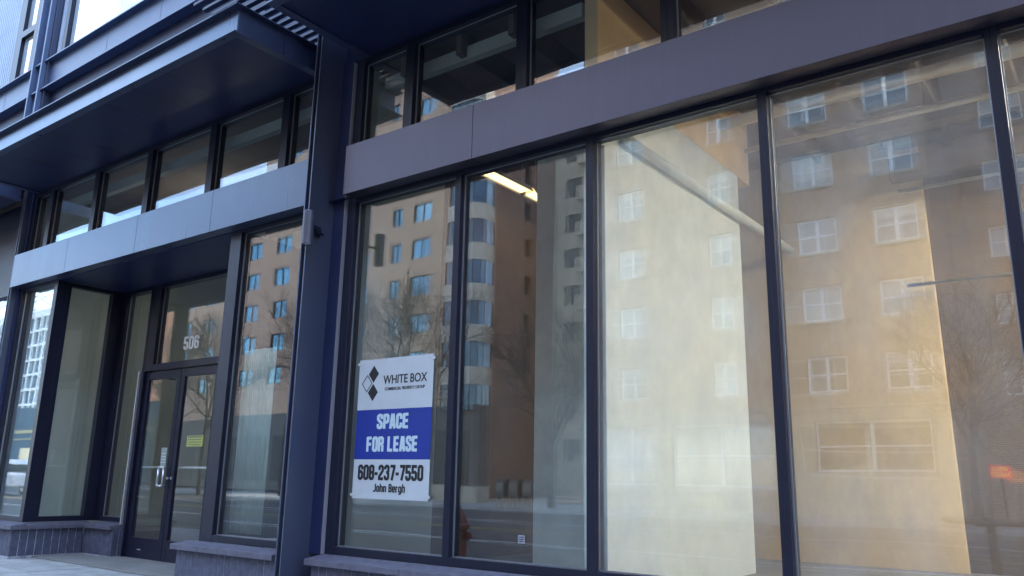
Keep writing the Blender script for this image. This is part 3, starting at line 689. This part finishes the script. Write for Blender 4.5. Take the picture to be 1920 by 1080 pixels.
# brick apartment building: main block, recessed wing
BB = thing('brick_building', 'red brick apartment building with white sash windows across the street, seen in the glass', 'building', (0, 0, 0))
YB = -28.0; rows = [5.4 + 2.88 * k for k in range(7)]
holes = []
cols = [(-18.55, -17.05), (-13.75, -12.65), (-10.15, -8.45), (-6.95, -5.25)]
for r_ in rows:
    for (a, b2) in cols: holes.append((a, b2, r_ - .72, r_ + .72))
shop = [(-19.4, -16.6, .9, 3.5), (-15.8, -11.2, .9, 3.5), (-9.9, -5.5, 1.6, 3.55)]
mb = MB(); facade_wall(mb, -20.4, -4.75, YB, .4, 4.1, 25.5, holes); mb.box(-20.4, -45, 4.1, -20.0, YB - .4, 25.5); mb.box(-5.15, YB - 5.2, 4.1, -4.75, YB - .4, 25.5)
mb.build('brick_wall', redbrick, BB)
mb = MB(); facade_wall(mb, -20.45, -4.7, YB + .05, .45, -.1, 4.0, shop); mb.box(-20.45, -45, -.1, -20.0, YB - .4, 4.0); mb.box(-20.6, YB - .2, 4.001, -4.6, YB + .2, 4.099); mb.build('stone_base', lime, BB)
for (a, b2, c, d) in holes: dh_window(BB, a, b2, c, d, YB, winw, greypane)
mb = MB(); [mb.box(a - .05, YB + .002, c - .12, b2 + .05, YB + .06, c) for (a, b2, c, d) in holes]; mb.each('window_sill', lime, BB)
for (a, b2, c, d) in shop: dh_window(BB, a, b2, c, d, YB, winw, greypane, bars=True)
YR = -33.0; holes2 = []
for r_ in rows:
    for x in (-2.6, 1.2, 5.0, 9.0, 13, 17, 21): holes2.append((x - .65, x + .65, r_ - .6, r_ + .75))
mb = MB(); facade_wall(mb, -4.74, 42, YR, .4, -.1, 33, holes2); mb.build('brick_wing', redbrick, BB)
for (a, b2, c, d) in holes2: dh_window(BB, a, b2, c, d, YR, winw, greypane)
MB().box(-4.74, YR + .002, 6.2, 42, YR + .25, 6.5).box(-20.5, YB - .3, 25.5, -4.7, YB + .15, 26.0).box(-4.7, YR - .3, 33, 42, YR + .15, 33.5).each('cornice', lime, BB)
MB().box(-20, -46, .0, 42, YR - .45, 32.9).build('building_core', redbrick, BB)
# bank sign on the wing
redsign = emis('red_sign_face', (.75, .02, .015), .28); yellowsign = emis('yellow_sign_letters', (1, .55, .03), .4)
BS = thing('bank_sign', 'small lit red sign with yellow letters on the brick wing across the street', 'sign', (-3.82, YB - .8, 1.46))
MB().box(0, -.15, 0, .70, 0, .46).build('sign_box', redsign, BS, bevel=.01)
for (tx, z) in (('WELLS', .25), ('FARGO', .06)): text('sign_lettering', tx, .21, yellowsign, BS, (.35, .003, z), sx=-.85, bold=.004, rot=(R(90), 0, 0), ext=.002).scale = (-.85, 1, 1)
# post for that sign
MB().box(.30, -.12, -1.48, .40, -.03, -.001).build('sign_post', dkw, BS)

# orange apartment building
podm = varied('grey_podium', (.16, .15, .14), .15, .5, .8)
OB = thing('orange_building', 'orange stucco apartment tower with blue paired windows across the street, seen in the glass', 'building', (0, 0, 0))
YO = -38.0; holes = []; orow = [9.3 + 2.9 * k for k in range(8)]
for r_ in orow:
    for x, w_ in ((-38.3, .9), (-41.3, 1.0), (-44.0, .55), (-48.2, 1.0), (-52.4, 1.0), (-57.4, 1.0), (-61.6, 1.0), (-66.0, 1.0), (-70.5, 1.0), (-74.5, 1.0)):
        top = 34.5 if x > -60.5 else 25.5
        if x == -38.3: continue
        if r_ + 1 < top: holes.append((x - w_, x + w_, r_ - .75, r_ + .75))
mb = MB(); facade_wall(mb, -60.5, -34.4, YO, .4, -.1, 34.5, [h for h in holes if h[0] > -60.5]); facade_wall(mb, -77, -60.5, YO - .02, .4, -.1, 25.5, [h for h in holes if h[1] < -60.5])
mb.build('stucco_wall', stucco, OB)
for h in holes: dh_window(OB, *h, YO, dkw, bluepane, bars=False, fw_=.05)
# its side wall facing the gap, with slim windows
sh = [(y - .45, y + .45, r_ - .7, r_ + .7) for r_ in orow for y in (-42.4,)]
mb = MB(); ys = [-46.45, -42.85, -41.95, -38.401]
for k in range(3):
    if k != 1: mb.box(-34.8, ys[k], -.1, -34.4, ys[k + 1], 34.5)
    else:
        z = -.1
        for r_ in orow: mb.box(-34.8, ys[k], z, -34.4, ys[k + 1], r_ - .7); z = r_ + .7
        mb.box(-34.8, ys[k], z, -34.4, ys[k + 1], 34.5)
mb.build('side_wall', brown, OB)
MB().box(-34.72, -42.84, .5, -34.68, -41.96, 31).build('side_window', mirrorglass('dim_window_glass', (.10, .12, .13)), OB)
MB().box(-77.2, YO + .001, -.1, -34.2, YO + 1.2, 5.9).build('podium', podm, OB); mb = MB(); [mb.box(-76 + 4.2 * i, YO + 1.201, .6, -72.8 + 4.2 * i, YO + 1.26, 4.2) for i in range(10)]; mb.each('shop_window', dkw, OB)
MB().box(-77, -60, 0, -60.51, YO - .45, 25.4).box(-60.5, -44.4, 0, -34.85, YO - .45, 34.4).build('building_core', stucco, OB)
MB().box(-60.6, YO - 1, 34.5, -34.3, YO + .12, 35.0).box(-77.1, YO - 1, 25.5, -60.6, YO + .10, 26.0).each('parapet', cream, OB)
# stacked corner bays
bt = empty_part('bay_tower', OB)
w_ = MB(); g = MB(); fr = MB()
for r_ in [6.4] + orow:
    w_.prism([(-38.0, -37.99), (-37.2, -36.5), (-34.95, -36.5), (-34.36, -37.2), (-34.36, -38.2), (-34.5, -38.2), (-34.5, -37.99)], 'Z', r_ + .85, r_ + 2.05)
    g.prism([(-37.9, -37.99), (-37.15, -36.58), (-34.98, -36.58), (-34.38, -37.22), (-34.38, -38.2), (-34.5, -38.2), (-34.5, -37.99)], 'Z', r_ - .85 + .002, r_ + .85 - .002)
    for x in (-37.12, -36.4, -35.7, -35.0): fr.box(x - .04, -36.57, r_ - .84, x + .04, -36.51, r_ + .84)
    fr.box(-34.40, -37.26, r_ - .84, -34.33, -37.18, r_ + .84)
w_.build('bay_spandrel', varied('pale_spandrel', (.66, .60, .50), .06, .8, .8), bt); g.build('bay_glazing', mirrorglass('dark_bay_glass', (.07, .12, .16)), bt); fr.build('bay_frame', dkw, bt)
# cream block behind the gap
CB = thing('cream_building', 'cream apartment block set back between the orange tower and the brick building', 'building', (0, 0, 0))
YC = -46.0; holes = [(x - .75, x + .75, r_ - .75, r_ + .75) for r_ in [3.3 + 2.9 * k for k in range(9)] for x in (-32.6, -29.4)]
mb = MB(); facade_wall(mb, -34.8, -28.0, YC, .4, -.1, 30, holes); mb.build('cream_wall', cream, CB)
for h in holes: dh_window(CB, *h, YC, dkw, greypane, bars=False)
mb = MB(); [mb.box(-31.6, YC + .002, 1.8 + 2.9 * k, -30.4, YC + 1.2, 2.9 + 2.9 * k) for k in range(9)]; mb.each('balcony', cream, CB)
# far left: glass tower, red slab, low blue shop
gt = thing('glass_tower', 'distant tower with a white grid of glazing', 'building', (0, 0, 0)); YG = -70
holes = [(-205 + 3.2 * i, -202.6 + 3.2 * i, 2 + 3.1 * k, 4.6 + 3.1 * k) for i in range(12) for k in range(10)]
mb = MB(); facade_wall(mb, -206, -165, YG, .5, 0, 34, holes); mb.build('white_grid_wall', winw, gt)
MB().box(-206, -90, 0, -165, YG - .51, 33.8).build('glass_core', bluepane, gt)
rs = thing('red_tower', 'plain orange red slab tower beside the distant glass tower', 'building', (0, 0, 0))
MB().box(-164, -90, 0, -150, -68, 36).build('tower_wall', varied('salmon_wall', (.5, .24, .17), .08, .3, .9), rs); mb = MB(); [mb.box(-163.4, -67.99, 3 + 3 * k, -151, -67.9, 4.4 + 3 * k) for k in range(10)]; mb.each('window_band', bluepane, rs)
bs = thing('blue_shop', 'low dark blue shop building with a yellow line over its windows', 'building', (0, 0, 0)); bsm = varied('blue_render', (.06, .12, .17), .1, .6, .8)
MB().box(-150, -55, -.1, -79, -40, 8.5).build('shop_wall', bsm, bs); MB().box(-150, -39.99, 5.4, -79, -39.9, 5.8).box(-150, -39.99, 4.6, -79, -39.92, 4.75).each('fascia_band', varied('mustard_band', (.5, .42, .2), .1, 1, .8), bs)
mb = MB(); [mb.box(-148 + 8 * i, -39.99, .5, -143 + 8 * i, -39.9, 3.6) for i in range(8)]; mb.each('shop_window', greypane, bs)

# planter, shrub, stand-in for a dark shape, meters, hydrant
P = thing('planter', 'low concrete planter wall with dry gravel across the street', 'planter', (-27.5, -26.2, -.02))
MB().prism([(-2.2, -1.1), (1.9, -1.1), (2.9, 1.1), (-2.2, 1.1)], 'Z', 0, .72).build('planter_wall', lime, P, bevel=.02); MB().prism([(-2.05, -.95), (1.8, -.95), (2.6, .95), (-2.05, .95)], 'Z', .721, .74).build('gravel', varied('tan_gravel', (.42, .34, .22), .4, 20, .95, .02), P)
def shrub(loc, h, label):
    t = thing('dry_shrub', label, 'shrub', loc); mb = MB()
    for i in range(1500):
        a = random.uniform(0, 6.28); z = random.uniform(.1, 1); r_ = random.random() ** .6 * .42 * (1.1 - abs(z - .5)); p = Vector((r_ * math.cos(a), r_ * math.sin(a), z * h)); q = Vector([random.gauss(0, 1) for _ in range(3)]).normalized() * .06; s_ = q.orthogonal().normalized() * .02
        mb.quad([p - q, p + s_, p + q, p - s_])
    mb.build('foliage', varied('dry_leaf', (.26, .19, .09), .4, 9, .9), t); st = MB(); [st.tube((0, 0, 0), (random.uniform(-.2, .2), random.uniform(-.2, .2), h * .8), .015, .006, 5) for _ in range(7)]; st.build('stem', brown, t)
shrub((-26.6, -26.1, .72), 1.15, 'dry golden brown shrub growing in the low planter')
Tb = thing('dark_shape_stand_in', 'stand-in for an unidentified dark shape beside the viewer, seen low in the right window', 'object', (-1.2, -4.85, -.15)); MB().lathe((0, 0, 0), [(.42, .88), (.46, .90), (.46, .92), (.45, .935)], 28).build('shape_top', dkw, Tb); MB().lathe((0, 0, 0), [(.26, 0), (.25, .03), (.05, .08), (.04, .85), (.10, .879)], 20).build('pedestal', dkw, Tb)  # disc on a pedestal added in place of an unidentified dark shape
def newsbox(x, label):
    t = thing('newspaper_box', label, 'newspaper box', (x, -22.4, -.02), 'newspaper boxes on the far kerb'); MB().prism([(-.22, .42), (.22, .42), (.22, .98), (.05, 1.12), (-.22, 1.12)], 'X', -.24, .24).build('box_body', dkw, t, bevel=.02)
    for a in (-.18, .18):
        for b_ in (-.16, .16): MB().box(a - .02, b_ - .02, 0, a + .02, b_ + .02, .419).build('leg', lime, t)
    MB().box(-.17, .221, .62, .17, .228, .95).build('display_window', greypane, t)
newsbox(-19.6, 'left dark newspaper box on pale legs across the street'); newsbox(-20.3, 'middle dark newspaper box on pale legs across the street'); newsbox(-21.0, 'right dark newspaper box on pale legs across the street')

Hy = thing('fire_hydrant', 'red fire hydrant with a pale blue cap on the sidewalk, seen in the glass', 'hydrant', (-6.40, -2.5, 0))
hr = varied('hydrant_red', (.13, .014, .014), .2, 8, .5)
MB().lathe((0, 0, 0), [(.17, 0), (.17, .04), (.11, .05), (.105, .50), (.14, .52), (.14, .56), (.11, .58), (.10, .64), (.06, .71), (.03, .73), (.03, .77)], 24).build('barrel', hr, Hy, smooth=False)
MB().tube((0, .10, .42), (0, .20, .42), .065, seg=16).build('pumper_cap', flat('pale_blue_cap', (.30, .45, .6), .5), Hy); MB().tube((-.18, 0, .44), (.18, 0, .44), .045, seg=14).build('side_outlet', hr, Hy)

# bare street trees
bark = varied('bark', (.055, .042, .034), .3, 12, .9)
def tree(loc, h, label, seed, spread=1.0, r0=.15):
    rnd = random.Random(seed); t = thing('bare_tree', label, 'tree', loc, 'bare street trees'); tr = MB(); br = MB()
    def grow(p, d, L, r_, lv):
        n = 3; q = p
        for i in range(n):
            d = (d + Vector((rnd.gauss(0, .13), rnd.gauss(0, .13), rnd.gauss(.04, .08)))).normalized(); e = q + d * L / n; ra = r_ * (1 - .35 * i / n); rb = r_ * (1 - .35 * (i + 1) / n)
            br.tube(q, e, ra, rb, 5 if lv < 3 else 3, cap=False); q = e
            if lv < 5 and rnd.random() < .8:
                s_ = Vector([rnd.gauss(0, 1) for _ in range(3)]); s_ = (d + s_.normalized() * .9 * spread).normalized(); grow(q, s_, L * .6, rb * .55, lv + 1)
        if lv < 5:
            for _ in range(3 if lv in (1, 2, 3) else 2):
                s_ = Vector([rnd.gauss(0, 1) for _ in range(3)]).normalized(); grow(q, (d + s_ * .7 * spread).normalized(), L * rnd.uniform(.6, .8), r_ * .6, lv + 1)
    a = Vector((0, 0, 0)); b_ = Vector((.05, .03, h * .3)); tr.tube(a, b_, r0, r0 * .75, 10); tr.build('trunk', bark, t)
    for _ in range(4):
        s_ = Vector([rnd.gauss(0, 1), rnd.gauss(0, 1), 0]).normalized(); grow(b_, (Vector((0, 0, 1)) + s_ * .55 * spread).normalized(), h * .26, r0 * .5, 1)
    br.build('branches', bark, t)
tree((-28.0, -24.0, -.02), 11.5, 'bare street tree before the orange tower, near its corner bays', 3)
tree((-36.5, -23.5, -.02), 12.5, 'bare street tree before the left part of the orange tower', 5, 1.1)
tree((-40.5, -19.5, -.1), 11, 'bare street tree at the kerb before the orange tower, farther left than its bays', 31, 1.2)
tree((-50, -23, -.02), 12, 'bare street tree at the far left end of the street', 8)
tree((-19.0, -9 - 14, -.02), 8.0, 'small bare tree at the left corner of the brick building', 11)
tree((-3.6, -22.8, -.02), 7.6, 'small bare tree before the brick wing', 14)
tree((-26, -2.0, 0), 8.0, 'bare street tree on the near sidewalk far to the left', 21, 1.0, .1)

tb_ = thing('tan_building', 'tan block closing the right end of the street', 'building', (0, 0, 0))
MB().box(43, -60, -.1, 90, -24, 30).build('tan_wall', brown, tb_); mb = MB(); [mb.box(42.95, -58, 3 + 3 * k, 42.999, -26, 4.3 + 3 * k) for k in range(8)]; mb.each('window_band', greypane, tb_)

# silver SUV parked far left
C_ = thing('parked_suv', 'silver SUV on the street at the far left, seen in the left window', 'car', (-46.0, -13.2, -.15), rz=R(0))
sv = flat('silver_paint', (.62, .66, .72), .3, .25); dg_ = mirrorglass('car_glass', (.05, .07, .09)); rub = flat('rubber', (.02, .02, .02), .8)
prof = [(-2.25, .45), (-2.3, .95), (-2.15, 1.05), (-1.35, 1.12), (-.75, 1.68), (1.75, 1.72), (2.15, 1.12), (2.28, 1.0), (2.28, .42)]
MB().prism(prof, 'Y', -.9, .9).build('body', sv, C_, bevel=.07)
MB().prism([(-1.15, 1.14), (-.68, 1.6), (1.62, 1.63), (1.95, 1.14)], 'Y', -.912, .912).build('side_glass', dg_, C_)
MB().box(2.10, -.7, 1.15, 2.2, .7, 1.5).build('rear_glass', dg_, C_)
for x in (-1.45, 1.45):
    for y in (-.82, .82): wh = MB().tube((x, y - .11, .35), (x, y + .11, .35), .35, seg=24).build('wheel', rub, C_); MB().tube((x, y - .115, .35), (x, y + .115, .35), .2, seg=16).build('rim', M['silver'], wh)
for y in (-.75, .75): MB().box(2.2, y - .13, .95, 2.31, y + .13, 1.12).build('tail_light', flat('tail_red', (.5, .02, .02), .3), C_)
